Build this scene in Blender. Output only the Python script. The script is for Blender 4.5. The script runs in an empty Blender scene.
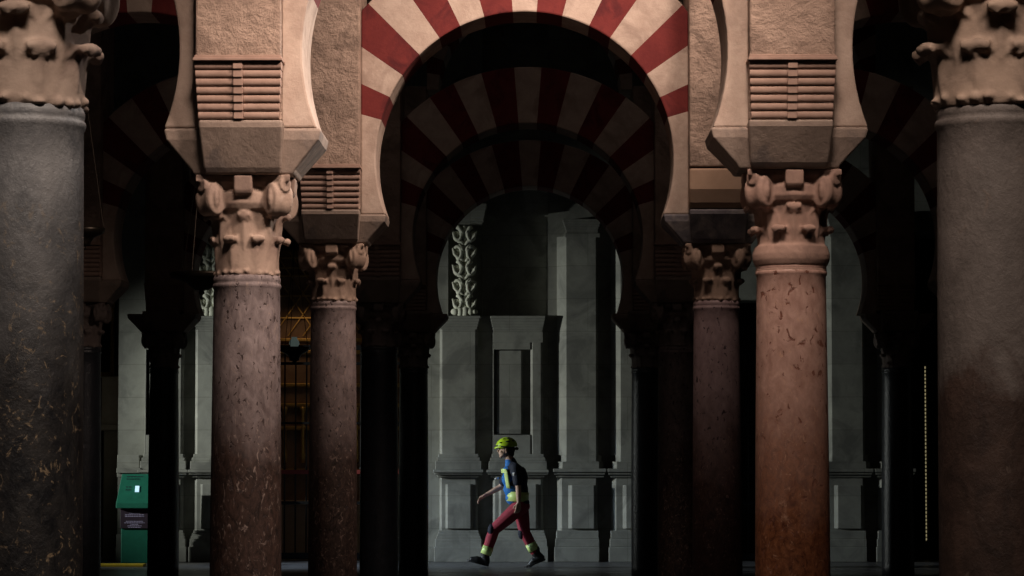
import bpy, bmesh, math, random
from mathutils import Vector, Matrix
random.seed(7)
PI = math.pi
C = bpy.context.scene.collection
F = 3030.0            # focal length of the long lens in pixels of the 1024 wide frame
EYE = 1.42

# ------------------------------------------------------------------ helpers
def link(o, parent=None):
    C.objects.link(o)
    if parent: o.parent = parent
    return o

def finish(bm, name, mat, parent=None, smooth=False, loc=None, bevel=0.0, bseg=2):
    bmesh.ops.recalc_face_normals(bm, faces=bm.faces)
    me = bpy.data.meshes.new(name); bm.to_mesh(me); bm.free()
    for m in (mat if isinstance(mat, (list, tuple)) else [mat]): me.materials.append(m)
    o = bpy.data.objects.new(name, me); link(o, parent)
    if smooth:
        for p in me.polygons: p.use_smooth = True
    if loc: o.location = loc
    if bevel:
        b = o.modifiers.new('bevel', 'BEVEL'); b.width = bevel; b.segments = bseg; b.limit_method = 'ANGLE'; b.angle_limit = 0.6
    return o

def remeshed(bm, name, mat, voxel, smooth_it=2, parent=None, loc=None):
    me = bpy.data.meshes.new(name + '_tmp'); bmesh.ops.recalc_face_normals(bm, faces=bm.faces); bm.to_mesh(me); bm.free()
    t = bpy.data.objects.new(name + '_tmp', me); C.objects.link(t)
    r = t.modifiers.new('r', 'REMESH'); r.mode = 'VOXEL'; r.voxel_size = voxel
    if smooth_it:
        s = t.modifiers.new('s', 'SMOOTH'); s.iterations = smooth_it; s.factor = 0.6
    dg = bpy.context.evaluated_depsgraph_get(); dg.update()
    m2 = bpy.data.meshes.new_from_object(t.evaluated_get(dg)); m2.name = name
    bpy.data.objects.remove(t); bpy.data.meshes.remove(me)
    m2.materials.clear()
    for m in (mat if isinstance(mat, (list, tuple)) else [mat]): m2.materials.append(m)
    for p in m2.polygons: p.use_smooth = True
    o = bpy.data.objects.new(name, m2); link(o, parent)
    if loc: o.location = loc
    return o

def tag(o, label, cat, group=None, kind=None):
    if label: o['label'] = label
    if cat: o['category'] = cat
    if group: o['group'] = group
    if kind: o['kind'] = kind
    return o

def thing(name, label, cat, loc=(0, 0, 0), group=None, rz=0):
    o = bpy.data.objects.new(name, None); C.objects.link(o); o.location = loc; o.rotation_euler.z = rz
    o.empty_display_size = .2
    return tag(o, label, cat, group)

def clone(src, parent, loc=None, mat=None, name=None):
    o = src.copy(); C.objects.link(o); o.parent = parent
    if name: o.name = name
    if loc is not None: o.location = loc
    if mat is not None:
        o.data = src.data.copy(); o.data.materials.clear(); o.data.materials.append(mat)
    return o

def box(bm, x0, x1, y0, y1, z0, z1, mi=0):
    v = [bm.verts.new(p) for p in ((x0,y0,z0),(x1,y0,z0),(x1,y1,z0),(x0,y1,z0),(x0,y0,z1),(x1,y0,z1),(x1,y1,z1),(x0,y1,z1))]
    for f in ((0,3,2,1),(4,5,6,7),(0,1,5,4),(1,2,6,5),(2,3,7,6),(3,0,4,7)):
        bm.faces.new([v[i] for i in f]).material_index = mi

def frustum(bm, lv):
    """stack of rectangles: lv = [(z, hx, hy), ...]"""
    rings = [[bm.verts.new((sx*hx, sy*hy, z)) for sx, sy in ((-1,-1),(1,-1),(1,1),(-1,1))] for z, hx, hy in lv]
    for a, b in zip(rings, rings[1:]):
        for i in range(4): bm.faces.new([a[i], a[(i+1)%4], b[(i+1)%4], b[i]])
    bm.faces.new(rings[0][::-1]); bm.faces.new(rings[-1])

def lathe(bm, prof, n=48, cx=0, cy=0, cap=True, sx=1, sy=1):
    rings = []
    for r, z in prof:
        rings.append([bm.verts.new((cx+sx*r*math.cos(2*PI*i/n), cy+sy*r*math.sin(2*PI*i/n), z)) for i in range(n)])
    for a, b in zip(rings, rings[1:]):
        for i in range(n): bm.faces.new([a[i], a[(i+1)%n], b[(i+1)%n], b[i]])
    if cap:
        bm.faces.new(rings[0][::-1]); bm.faces.new(rings[-1])

def tube(bm, pts, rad, n=8, flat=(1, 1)):
    """closed swept tube with per-point radius"""
    pts = [Vector(p) for p in pts]
    if not isinstance(rad, (list, tuple)): rad = [rad]*len(pts)
    rings = []; ref = None
    for i, p in enumerate(pts):
        d = (pts[min(i+1, len(pts)-1)] - pts[max(i-1, 0)]).normalized()
        if ref is None: ref = Vector((0, 1, 0)) if abs(d.y) < .9 else Vector((1, 0, 0))
        u = (ref - d*ref.dot(d)).normalized(); ref = u; w = d.cross(u)
        rings.append([bm.verts.new(p + (u*math.cos(2*PI*k/n)*flat[0] + w*math.sin(2*PI*k/n)*flat[1])*rad[i]) for k in range(n)])
    for a, b in zip(rings, rings[1:]):
        for k in range(n): bm.faces.new([a[k], a[(k+1)%n], b[(k+1)%n], b[k]])
    bm.faces.new(rings[0][::-1]); bm.faces.new(rings[-1])

def ball(bm, c, r, seg=16, M=None, rot=None):
    m = Matrix.Translation(Vector(c))
    if rot is not None: m = m @ rot
    s = r if isinstance(r, (list, tuple)) else (r, r, r)
    m = m @ Matrix.Diagonal((s[0], s[1], s[2], 1))
    bmesh.ops.create_uvsphere(bm, u_segments=seg, v_segments=max(6, seg//2), radius=1, matrix=m)

def limb(bm, pts, rad, n=14):
    """tapered chain of balls and cones, to be fused by a voxel remesh"""
    pts = [Vector(p) for p in pts]
    for p, r in zip(pts, rad): ball(bm, p, r, n)
    for (a, ra), (b, rb) in zip(zip(pts, rad), zip(pts[1:], rad[1:])):
        tube(bm, [a, b], [ra, rb], n)

# ------------------------------------------------------------------ materials
def new_mat(name):
    m = bpy.data.materials.new(name); m.use_nodes = True
    nt = m.node_tree; b = nt.nodes['Principled BSDF']
    return m, nt, b

def N(nt, t, **kw):
    n = nt.nodes.new(t)
    for k, v in kw.items():
        if k in n.inputs: n.inputs[k].default_value = v
        else: setattr(n, k, v)
    return n

def coords(nt, scale=(1,1,1), seed=0):
    tc = nt.nodes.new('ShaderNodeTexCoord'); mp = nt.nodes.new('ShaderNodeMapping')
    mp.inputs['Scale'].default_value = scale; mp.inputs['Location'].default_value = (seed*3.7, seed*1.9, seed*2.3)
    nt.links.new(tc.outputs['Object'], mp.inputs['Vector']); return mp.outputs['Vector']

def ramp(nt, fac, stops):
    r = nt.nodes.new('ShaderNodeValToRGB'); e = r.color_ramp.elements
    while len(e) > 1: e.remove(e[-1])
    e[0].position = stops[0][0]; e[0].color = (*stops[0][1], 1)
    for p, c in stops[1:]:
        q = e.new(p); q.color = (*c, 1)
    nt.links.new(fac, r.inputs['Fac']); return r.outputs['Color']

def mixc(nt, fac, a, b, mode='MIX'):
    m = nt.nodes.new('ShaderNodeMix'); m.data_type = 'RGBA'; m.blend_type = mode
    for s, v in ((0, fac), (6, a), (7, b)):
        if isinstance(v, (int, float)): m.inputs[s].default_value = v
        elif isinstance(v, tuple): m.inputs[s].default_value = (*v, 1)
        else: nt.links.new(v, m.inputs[s])
    return m.outputs[2]

def noise(nt, vec, scale, detail=6, rough=.6, dist=0):
    n = N(nt, 'ShaderNodeTexNoise', Scale=scale, Detail=detail, Roughness=rough, Distortion=dist)
    nt.links.new(vec, n.inputs['Vector']); return n.outputs['Fac']

def bump(nt, b, h, strength, dist):
    n = N(nt, 'ShaderNodeBump', Strength=strength, Distance=dist); nt.links.new(h, n.inputs['Height'])
    nt.links.new(n.outputs['Normal'], b.inputs['Normal'])

def g1(v):
    """math mapping 0-1 threshold"""
    return v

def stone(name, c1, c2, c3=None, scale=6, rough=.85, bstr=.5, bdist=.01, pit=0, seed=0, spec=.3, bscale=18, zs=1):
    m, nt, b = new_mat(name); v = coords(nt, (1, 1, zs), seed)
    n1 = noise(nt, v, scale, 8, .65, .3)
    col = ramp(nt, n1, [(.3, c1), (.68, c2)])
    if c3:
        n2 = noise(nt, v, scale*.45, 5, .6, .8)
        k = ramp(nt, n2, [(.5, (0,0,0)), (.64, (1,1,1))])
        col = mixc(nt, k, col, c3)
    h = noise(nt, v, bscale, 10, .7, .2)
    if pit:
        vo = N(nt, 'ShaderNodeTexNoise', Scale=pit, Detail=3, Roughness=.5, Distortion=.6); nt.links.new(v, vo.inputs['Vector'])
        pr = ramp(nt, vo.outputs['Fac'], [(.36, (.0,.0,.0)), (.42, (1,1,1))])
        col = mixc(nt, pr, tuple(x*.45 for x in c1), col)
        h = mixc(nt, .5, h, pr)
    nt.links.new(col, b.inputs['Base Color']); b.inputs['Roughness'].default_value = rough
    b.inputs['Specular IOR Level'].default_value = spec
    if name.startswith('grey limestone'):
        sx_ = nt.nodes.new('ShaderNodeSeparateXYZ'); nt.links.new(v, sx_.inputs[0]); cx_ = nt.nodes.new('ShaderNodeCombineXYZ')
        nt.links.new(sx_.outputs['X'], cx_.inputs['X']); nt.links.new(sx_.outputs['Z'], cx_.inputs['Y'])
        br = N(nt, 'ShaderNodeTexBrick', Scale=1.0); nt.links.new(cx_.outputs[0], br.inputs['Vector'])
        br.inputs['Brick Width'].default_value = 1.1; br.inputs['Row Height'].default_value = .46; br.inputs['Mortar Size'].default_value = .004
        br.inputs['Color1'].default_value = (.93,.93,.93,1); br.inputs['Color2'].default_value = (1.06,1.06,1.05,1); br.inputs['Mortar'].default_value = (.7,.7,.68,1)
        nt.links.new(mixc(nt, 1.0, col, br.outputs['Color'], 'MULTIPLY'), b.inputs['Base Color'])
    bump(nt, b, h, bstr, bdist)
    return m

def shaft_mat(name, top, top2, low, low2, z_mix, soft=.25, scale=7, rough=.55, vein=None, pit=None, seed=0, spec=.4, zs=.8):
    """marble whose lower part carries the patina of hands and painted-in shade, with a ragged edge"""
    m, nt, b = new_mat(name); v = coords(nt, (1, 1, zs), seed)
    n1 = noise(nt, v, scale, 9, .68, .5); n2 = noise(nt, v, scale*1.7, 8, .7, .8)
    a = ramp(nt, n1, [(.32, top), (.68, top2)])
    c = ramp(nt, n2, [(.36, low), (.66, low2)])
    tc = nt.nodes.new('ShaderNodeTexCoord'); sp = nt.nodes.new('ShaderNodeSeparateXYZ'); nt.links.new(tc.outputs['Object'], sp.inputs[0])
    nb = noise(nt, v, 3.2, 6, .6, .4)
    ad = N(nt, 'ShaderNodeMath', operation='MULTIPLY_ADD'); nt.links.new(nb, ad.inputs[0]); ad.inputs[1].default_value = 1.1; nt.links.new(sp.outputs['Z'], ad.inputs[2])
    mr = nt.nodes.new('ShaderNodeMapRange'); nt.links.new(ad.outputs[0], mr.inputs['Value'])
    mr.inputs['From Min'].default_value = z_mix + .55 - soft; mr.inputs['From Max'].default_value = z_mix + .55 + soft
    col = mixc(nt, mr.outputs[0], c, a)  # lower colours mix real patina with painted fading of light down the shaft
    if vein:
        vc, lo, hi, vs = vein
        nv = noise(nt, v, vs, 9, .72, 1.6)
        k = ramp(nt, nv, [(lo, (0,0,0)), (hi, (1,1,1))])
        if name.startswith('black'): k = mixc(nt, mr.outputs[0], k, (0.0, 0.0, 0.0))
        col = mixc(nt, k, col, vc)
    h = noise(nt, v, 30, 8, .7)
    if pit:
        ps, pc = pit
        vo = N(nt, 'ShaderNodeTexNoise', Scale=ps, Detail=4, Roughness=.6, Distortion=.5); nt.links.new(v, vo.inputs['Vector'])
        pr = ramp(nt, vo.outputs['Fac'], [(.34, (0,0,0)), (.39, (1,1,1))])
        col = mixc(nt, pr, pc, col); h = mixc(nt, .5, h, pr)
    nt.links.new(col, b.inputs['Base Color']); b.inputs['Roughness'].default_value = rough
    b.inputs['Specular IOR Level'].default_value = spec
    bump(nt, b, h, .6, .010)
    return m

def plain(name, c, rough=.6, metal=0, emit=None, es=0, spec=.5):
    m, nt, b = new_mat(name)
    v = coords(nt); n1 = noise(nt, v, 14, 5, .6)
    col = ramp(nt, n1, [(.3, tuple(x*.85 for x in c)), (.7, tuple(min(1, x*1.1) for x in c))])
    nt.links.new(col, b.inputs['Base Color'])
    b.inputs['Roughness'].default_value = rough; b.inputs['Metallic'].default_value = metal; b.inputs['Specular IOR Level'].default_value = spec
    if emit: b.inputs['Emission Color'].default_value = (*emit, 1); b.inputs['Emission Strength'].default_value = es
    return m

M = {}
M['cream']  = stone('cream voussoir stone', (.38,.28,.225), (.50,.39,.32), (.32,.235,.19), 7, .9, .6, .008, seed=1, bscale=26)
M['red']    = stone('red brick voussoir', (.115,.015,.015), (.16,.024,.021), (.085,.012,.013), 9, .88, .5, .006, seed=2, bscale=40)
M['pier']   = stone('rough pier stucco', (.32,.225,.175), (.49,.355,.28), (.26,.185,.145), 6, .92, 1.0, .045, seed=3, bscale=9)
M['corbel'] = stone('terracotta corbel stone', (.29,.19,.15), (.40,.27,.215), None, 9, .9, .5, .006, seed=4, bscale=40)
M['block']  = stone('plain worn sandstone', (.38,.25,.17), (.46,.31,.22), None, 5, .9, .3, .006, seed=5)
M['impost'] = stone('grey brown impost stone', (.25,.19,.155), (.36,.28,.23), (.20,.16,.14), 8, .85, .6, .01, seed=6)
M['impost_dark'] = stone('dark slate impost stone', (.10,.09,.10), (.20,.18,.19), (.30,.26,.24), 8, .8, .6, .012, seed=7)
M['cap_a']  = stone('worn capital stone pale', (.29,.205,.16), (.42,.31,.245), (.23,.16,.13), 7, .8, .5, .008, seed=8)
M['cap_b']  = stone('worn capital stone tan', (.28,.19,.14), (.39,.275,.21), (.21,.145,.11), 7, .8, .5, .008, seed=9)
M['cap_c']  = stone('worn capital stone rose', (.34,.22,.17), (.46,.30,.24), (.27,.175,.14), 7, .8, .5, .008, seed=10)
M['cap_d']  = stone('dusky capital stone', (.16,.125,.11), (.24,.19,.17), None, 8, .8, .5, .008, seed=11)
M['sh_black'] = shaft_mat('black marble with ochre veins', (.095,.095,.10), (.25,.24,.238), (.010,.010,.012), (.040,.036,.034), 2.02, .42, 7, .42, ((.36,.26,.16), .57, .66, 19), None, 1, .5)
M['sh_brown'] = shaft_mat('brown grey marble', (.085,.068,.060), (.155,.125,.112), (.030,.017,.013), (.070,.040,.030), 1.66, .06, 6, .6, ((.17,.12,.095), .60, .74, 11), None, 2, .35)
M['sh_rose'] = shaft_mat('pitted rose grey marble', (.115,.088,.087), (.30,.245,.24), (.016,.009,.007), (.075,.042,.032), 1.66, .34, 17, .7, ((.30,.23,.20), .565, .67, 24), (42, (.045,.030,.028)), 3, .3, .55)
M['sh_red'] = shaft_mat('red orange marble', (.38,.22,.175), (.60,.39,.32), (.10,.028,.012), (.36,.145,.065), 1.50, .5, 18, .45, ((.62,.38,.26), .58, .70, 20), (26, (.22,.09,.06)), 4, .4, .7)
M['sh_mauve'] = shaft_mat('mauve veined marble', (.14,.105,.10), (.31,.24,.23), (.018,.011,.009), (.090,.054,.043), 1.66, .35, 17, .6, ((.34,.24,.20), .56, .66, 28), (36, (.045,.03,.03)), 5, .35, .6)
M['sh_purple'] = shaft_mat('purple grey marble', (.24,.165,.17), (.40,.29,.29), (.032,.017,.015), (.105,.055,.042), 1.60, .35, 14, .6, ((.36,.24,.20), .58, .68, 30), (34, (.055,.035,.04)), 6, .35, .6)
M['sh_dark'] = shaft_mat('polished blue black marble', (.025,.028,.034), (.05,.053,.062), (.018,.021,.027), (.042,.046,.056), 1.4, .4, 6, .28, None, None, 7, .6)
M['facade'] = stone('grey limestone facade', (.26,.26,.232), (.36,.36,.32), (.21,.21,.19), 4, .85, .35, .006, seed=12)
M['carving'] = stone('pale carved limestone', (.66,.67,.54), (.80,.80,.68), None, 8, .8, .3, .004, seed=13)
M['dark_wall'] = stone('dim plaster', (.035,.03,.028), (.06,.05,.045), None, 3, .9, .3, .006, seed=14)
M['wood'] = stone('dark ceiling timber', (.025,.018,.014), (.05,.035,.025), None, 3, .8, .3, .006, seed=15)
M['iron'] = plain('black wrought iron', (.02,.02,.022), .5, .6)
M['bronze'] = plain('dark bronze', (.05,.04,.03), .4, .8)
M['gold'] = plain('old gilding', (.55,.33,.10), .4, .7)
M['altar'] = stone('brown painted wood', (.16,.09,.055), (.26,.15,.09), None, 5, .6, .2, .004, seed=16)
M['rail_red'] = plain('dull red painted iron', (.28,.04,.035), .6)
M['beige'] = stone('beige limestone block', (.28,.22,.17), (.36,.29,.23), None, 5, .85, .3, .004, seed=17)
M['green'] = plain('green painted metal', (.012,.15,.095), .45)
M['sign'] = plain('black purple sign board', (.035,.02,.035), .5)
M['ink'] = plain('pale lilac lettering', (.55,.5,.75), .6)
M['screen'] = plain('small lit screen', (.5,.7,.9), .4, 0, (.55,.85,1.0), .8)
M['yellow'] = plain('yellow edge paint', (.62,.45,.02), .6)
M['skin'] = plain('skin', (.62,.40,.30), .55)
M['hair'] = plain('dark hair', (.02,.014,.01), .6)
M['hivis'] = plain('fluorescent yellow green plastic', (.62,.95,.03), .4)
M['tape'] = plain('reflective yellow green tape', (.72,.95,.32), .4)
M['shirt'] = plain('blue work shirt', (.012,.16,.52), .75)
M['navy'] = plain('navy cloth', (.008,.012,.03), .8)
M['trouser'] = plain('maroon work trousers', (.36,.035,.06), .8)
M['black'] = plain('black leather', (.012,.012,.014), .5)
M['white'] = plain('white badge', (.8,.8,.82), .5)
M['glass'] = plain('pale lamp glass', (.6,.75,.7), .15, 0, (.75,1.0,.9), .05)  # faint emission painted in as the glint on the glass cup

def floor_mat():
    m, nt, b = new_mat('dark polished marble floor'); v = coords(nt)
    br = N(nt, 'ShaderNodeTexBrick', Scale=1.0); nt.links.new(v, br.inputs['Vector'])
    br.inputs['Color1'].default_value = (.105,.105,.11,1); br.inputs['Color2'].default_value = (.14,.135,.135,1); br.inputs['Mortar'].default_value = (.03,.03,.03,1)
    br.inputs['Mortar Size'].default_value = .008; br.inputs['Brick Width'].default_value = 1.0; br.inputs['Row Height'].default_value = .6
    n = noise(nt, v, 2.2, 6, .6); k = ramp(nt, n, [(.35, (.55,.55,.6)), (.65, (1.1,1.1,1.1))])
    nt.links.new(mixc(nt, 1.0, br.outputs['Color'], k, 'MULTIPLY'), b.inputs['Base Color'])
    r = ramp(nt, n, [(.3, (.22,.22,.22)), (.7, (.5,.5,.5))]); nt.links.new(r, b.inputs['Roughness'])
    bump(nt, b, noise(nt, v, 5, 3, .5), .12, .01)
    return m
M['floor'] = floor_mat()

# ------------------------------------------------------------------ arcade proportions
ROWS = [9.43, 16.65, 23.70, 30.60, 37.60]
XC = [-4.603, -1.603, 1.397, 4.397]
ZI = 3.00            # top of the capitals
ARC_R, ARC_T = 1.155, .57
ZC = 3.645           # arch centre
SPR = 1.80 + EYE     # springing level = 3.22

# ---- meshes shared by the copies
def capital_bm(h=.54, r0=.178, leaf=1.0, torus=False, jit=0, tiers=2):
    """capital with two rows of plain leaves, corner volutes, concave abacus and centre bosses; z from 0 to h"""
    rnd = random.Random(int(jit*100)+5)
    bm = bmesh.new()
    lathe(bm, [(r0*.99, -.01), (r0*1.03, .015), (r0*1.02, .08), (r0*1.03, h*.25), (r0*1.02, h*.42), (r0*1.04, h*.55), (r0*1.12, h*.64), (r0*1.22, h*.74), (r0*1.26, h*.84), (r0*1.15, h*.92)], 48)
    if torus:
        lathe(bm, [(r0*.9, -.03), (r0*1.12, -.015), (r0*1.19, .015), (r0*1.20, .045), (r0*1.13, .09), (r0*.9, .11)], 40)
        lathe(bm, [(r0*.9, -.07), (r0*1.09, -.06), (r0*1.10, -.035), (r0*.9, -.02)], 40)
    else:                                           # ragged fringe of broken stone at the foot
        for k in range(22):
            a = 2*PI*k/22 + rnd.uniform(-.1, .1)
            ball(bm, (math.cos(a)*r0*.99, math.sin(a)*r0*.99, rnd.uniform(.0, .02)), (rnd.uniform(.016,.028), rnd.uniform(.016,.028), rnd.uniform(.008,.018)), 8)
    for tier in range(2):
        zt = h*(.40 if tier == 0 else .64); zb = 0.0 if tier == 0 else h*.2
        for k in range(8):
            a = 2*PI*(k + .5*tier)/8 + PI/8
            er, et = Vector((math.cos(a), math.sin(a), 0)), Vector((-math.sin(a), math.cos(a), 0))
            s = rnd.uniform(.88, 1.08)
            o_ = .04 if tier else 0
            prof = [(r0*.99, zb, .060), (r0*(1.04+o_), zb+(zt-zb)*.35, .072), (r0*(1.07+o_), zb+(zt-zb)*.7, .062),
                    (r0*(1.12+o_), zt-.022, .050), (r0*(1.20+o_), zt-.004, .042), (r0*(1.30+o_)*s, zt-.010, .036), (r0*(1.33+o_)*s, zt-.030, .030)]
            secs = []
            for r, z, w in prof:
                w *= leaf; t = .014 if z < zt-.03 else .017
                c = er*r + Vector((0, 0, z))
                inn = er*(-.035) if z < zt - .03 and r < r0*1.2 else Vector((0,0,-.024)) + er*(-.012)
                secs.append([bm.verts.new(c - et*w + er*(-.022*leaf)), bm.verts.new(c + er*t*.4), bm.verts.new(c + et*w + er*(-.022*leaf)), bm.verts.new(c + et*w*.9 + inn), bm.verts.new(c - et*w*.9 + inn)])
            for p, q in zip(secs, secs[1:]):
                for i in range(5): bm.faces.new([p[i], p[(i+1)%5], q[(i+1)%5], q[i]])
            bm.faces.new(secs[0][::-1]); bm.faces.new(secs[-1])
            # thick rolled lip, pointing down at the outside
            tube(bm, [er*r0*(1.24+o_)*s + et*x*leaf + Vector((0,0,zt-.018 - .12*abs(x))) for x in (-.040, -.020, 0, .020, .040)], [.015,.019,.020,.019,.015], 8)
    # echinus band between the volutes
    lathe(bm, [(r0*.9, h*.62), (r0*1.22, h*.66), (r0*1.32, h*.72), (r0*1.30, h*.82), (r0*.9, h*.86)], 40)
    for k in range(4):
        a = PI/4 + k*PI/2
        er, et = Vector((math.cos(a), math.sin(a), 0)), Vector((-math.sin(a), math.cos(a), 0))
        rot = Matrix((( et.x, er.x, 0, 0), (et.y, er.y, 0, 0), (0, 0, 1, 0), (0, 0, 0, 1)))
        c = er*.258 + Vector((0, 0, h*.765))
        R = Matrix.Translation(c) @ rot
        n = 26; secs = []
        for x, rr in ((-.066, .060), (-.062, .078), (-.040, .086), (-.012, .078), (.012, .078), (.040, .086), (.062, .078), (.066, .060)):
            secs.append([bm.verts.new(R @ Vector((x, rr*.78*math.cos(2*PI*i/n), rr*1.12*math.sin(2*PI*i/n)))) for i in range(n)])
        for p, q in zip(secs, secs[1:]):
            for i in range(n): bm.faces.new([p[i], p[(i+1)%n], q[(i+1)%n], q[i]])
        bm.faces.new(secs[0][::-1]); bm.faces.new(secs[-1])
        # eye of the volute and the stalk running up to it
        for sg in (-1, 1):
            ball(bm, R @ Vector((sg*.050, 0, 0)), (.020, .05, .07), 12)
        tube(bm, [er*.16 + Vector((0,0,h*.62)), er*.20 + Vector((0,0,h*.84)), er*.27 + Vector((0,0,h*.90)), er*.33 + Vector((0,0,h*.90))], [.05,.05,.045,.04], 10)
    # abacus with concave sides
    n = 12; ring = []
    for k in range(4):
        a0 = PI/4 + k*PI/2; p0 = Vector((math.cos(a0), math.sin(a0), 0))*.362; a1 = a0 + PI/2; p1 = Vector((math.cos(a1), math.sin(a1), 0))*.362
        mid = (p0 + p1)/2
        for i in range(n):
            t = i/n; p = p0.lerp(p1, t); p = p - mid.normalized()*.05*math.sin(PI*t)
            ring.append(p)
    for z0, z1, s0, s1 in ((h*.895, h*.93, .93, .96), (h*.93, h, 1.0, 1.0)):
        lo = [bm.verts.new(p*s0 + Vector((0,0,z0))) for p in ring]; hi = [bm.verts.new(p*s1 + Vector((0,0,z1))) for p in ring]
        L = len(ring)
        for i in range(L): bm.faces.new([lo[i], lo[(i+1)%L], hi[(i+1)%L], hi[i]])
        bm.faces.new(lo[::-1]); bm.faces.new(hi)
    for k in range(4):
        a = k*PI/2; er, et = Vector((math.cos(a), math.sin(a), 0)), Vector((-math.sin(a), math.cos(a), 0))
        c = er*.235
        q = []
        for z, w, o in ((h*.80, .046, .015), (h*.84, .05, .028), (h*.995, .05, .035)):
            q.append([bm.verts.new(c + et*sg*w + er*oo + Vector((0,0,z))) for sg, oo in ((-1, -.08), (1, -.08), (1, o), (-1, o))])
        for p, r in zip(q, q[1:]):
            for i in range(4): bm.faces.new([p[i], p[(i+1)%4], r[(i+1)%4], r[i]])
        bm.faces.new(q[0][::-1]); bm.faces.new(q[-1])
    return bm

def shaft_bm(h, rb=.2, rt=.175, wob=0.0, rolls=True):
    bm = bmesh.new(); prof = [(rb*1.0, 0)]
    for i in range(1, 25):
        t = i/25; prof.append((rb + (rt-rb)*t + .004*math.sin(t*PI), h*t*.965))
    prof += [(rt*1.0, h-.075), (rt*1.03, h-.066), (rt*1.042, h-.056), (rt*1.03, h-.046), (rt*1.0, h-.040), (rt*1.02, h-.032), (rt*1.02, h-.02), (rt*.99, h)]
    lathe(bm, prof, 56)
    return bm

def impost_bm():
    bm = bmesh.new()
    frustum(bm, [(0, .27, .24), (.025, .285, .25), (.165, .415, .305), (.205, .425, .31), (.22, .425, .31)])
    frustum(bm, [(0, .205, .275), (.03, .212, .30), (.215, .228, .405), (.25, .228, .41)])
    return bm

def arch_mesh(name, parent):
    """one horseshoe arch as a continuous ring of alternating stone and brick voussoirs, origin on the floor at mid-span"""
    rnd = random.Random(3)
    bnd = [-111.6, -74, -65, -55, -45, -35, -25, -15, -5, 5, 15, 25, 35, 45, 55, 65, 74, 111.6]
    bnd = [b + (rnd.uniform(-.7, .7) if 0 < i < len(bnd)-1 else 0) for i, b in enumerate(bnd)]
    st = []
    for i, (a, b) in enumerate(zip(bnd, bnd[1:])):
        n = 10 if (b-a) > 20 else 4
        for k in range(n): st.append((a + (b-a)*k/n, i % 2))
    st.append((bnd[-1], 0))
    bm = bmesh.new(); secs = []
    for th, mi in st:
        t = math.radians(th); s, c = math.sin(t), math.cos(t)
        ri = ARC_R; pi_ = (ri*s, ri*c)
        ro = ARC_R + ARC_T
        if abs(s) > 1e-6: ro = min(ro, 1.271/abs(s))
        po = (ro*s, max(ro*c, -.425))
        if abs(th) > 111: pi_ = (math.copysign(1.074, s), -.425)
        row = []
        for (x, z) in (pi_, po):
            for y in (-.30, .30): row.append(bm.verts.new((x, y, ZC + z)))
        secs.append((row, mi))
    for (a, mi), (b, _) in zip(secs, secs[1:]):
        for i, j in ((0, 1), (1, 3), (3, 2), (2, 0)):
            f = bm.faces.new([a[i], a[j], b[j], b[i]]); f.material_index = mi
    bm.faces.new([secs[0][0][i] for i in (0, 1, 3, 2)]); bm.faces.new([secs[-1][0][i] for i in (0, 2, 3, 1)])
    bmesh.ops.remove_doubles(bm, verts=bm.verts, dist=1e-5)
    return finish(bm, name, [M['cream'], M['red']], parent, bevel=.012)

def upper_arch_mesh(name, parent):
    bm = bmesh.new(); zc, ri, ro = 5.98, 1.12, 1.72; n = 76; secs = []
    for k in range(n+1):
        th = math.radians(-90 + 180*k/n); s, c = math.sin(th), math.cos(th)
        r = ro if abs(s) < 1e-6 else min(ro, 1.27/abs(s))
        row = [bm.verts.new((rr*s, y, zc + rr*c)) for rr in (ri, r) for y in (-.42, .42)]
        secs.append(row)
    for k, (a, b) in enumerate(zip(secs, secs[1:])):
        for i, j in ((0, 1), (1, 3), (3, 2), (2, 0)):
            f = bm.faces.new([a[i], a[j], b[j], b[i]]); f.material_index = (k//4) % 2
    bm.faces.new([secs[0][i] for i in (0, 1, 3, 2)]); bm.faces.new([secs[-1][i] for i in (0, 2, 3, 1)])
    return finish(bm, name, [M['cream'], M['red']], parent, bevel=.01)

def corbel_bm(sgn=-1):
    """roll corbel: seven stacked horizontal rolls stepping outwards under a cap moulding, with a central band"""
    bm = bmesh.new(); nr = 7; h0, h1 = .255, .562
    for k in range(nr):
        t = (k+.5)/nr; z = h0 + (h1-h0)*t; y = .392 + .072*t
        hw = .218 + .016*t; rr = (h1-h0)/nr*.50
        for xa, xb in ((-hw, -.026), (.026, hw)):
            n = 10; A = []; B = []
            for i in range(n+1):
                a = -PI/2 + PI*i/n
                A.append(bm.verts.new((xa, sgn*(y + rr*.72*math.cos(a)), z + rr*math.sin(a))))
                B.append(bm.verts.new((xb, sgn*(y + rr*.72*math.cos(a)), z + rr*math.sin(a))))
            A += [bm.verts.new((xa, sgn*.33, z+rr)), bm.verts.new((xa, sgn*.33, z-rr))]
            B += [bm.verts.new((xb, sgn*.33, z+rr)), bm.verts.new((xb, sgn*.33, z-rr))]
            L = len(A)
            for i in range(L): bm.faces.new([A[i], A[(i+1)%L], B[(i+1)%L], B[i]])
            bm.faces.new(A[::-1]); bm.faces.new(B)
        # beads of the central band
        y0, y1 = sgn*.33, sgn*(y+rr*1.15)
        box(bm, -.026, .026, min(y0, y1), max(y0, y1), z-rr*.97, z+rr*.97)
    y1 = sgn*.500; box(bm, -.240, .240, min(sgn*.3, y1), max(sgn*.3, y1), h1, h1+.016)
    y1 = sgn*.486; box(bm, -.234, .234, min(sgn*.3, y1), max(sgn*.3, y1), h1+.015, h1+.030)
    box(bm, -.2, .2, min(sgn*.3, sgn*.378), max(sgn*.3, sgn*.378), h0-.004, h1)
    return bm

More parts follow.
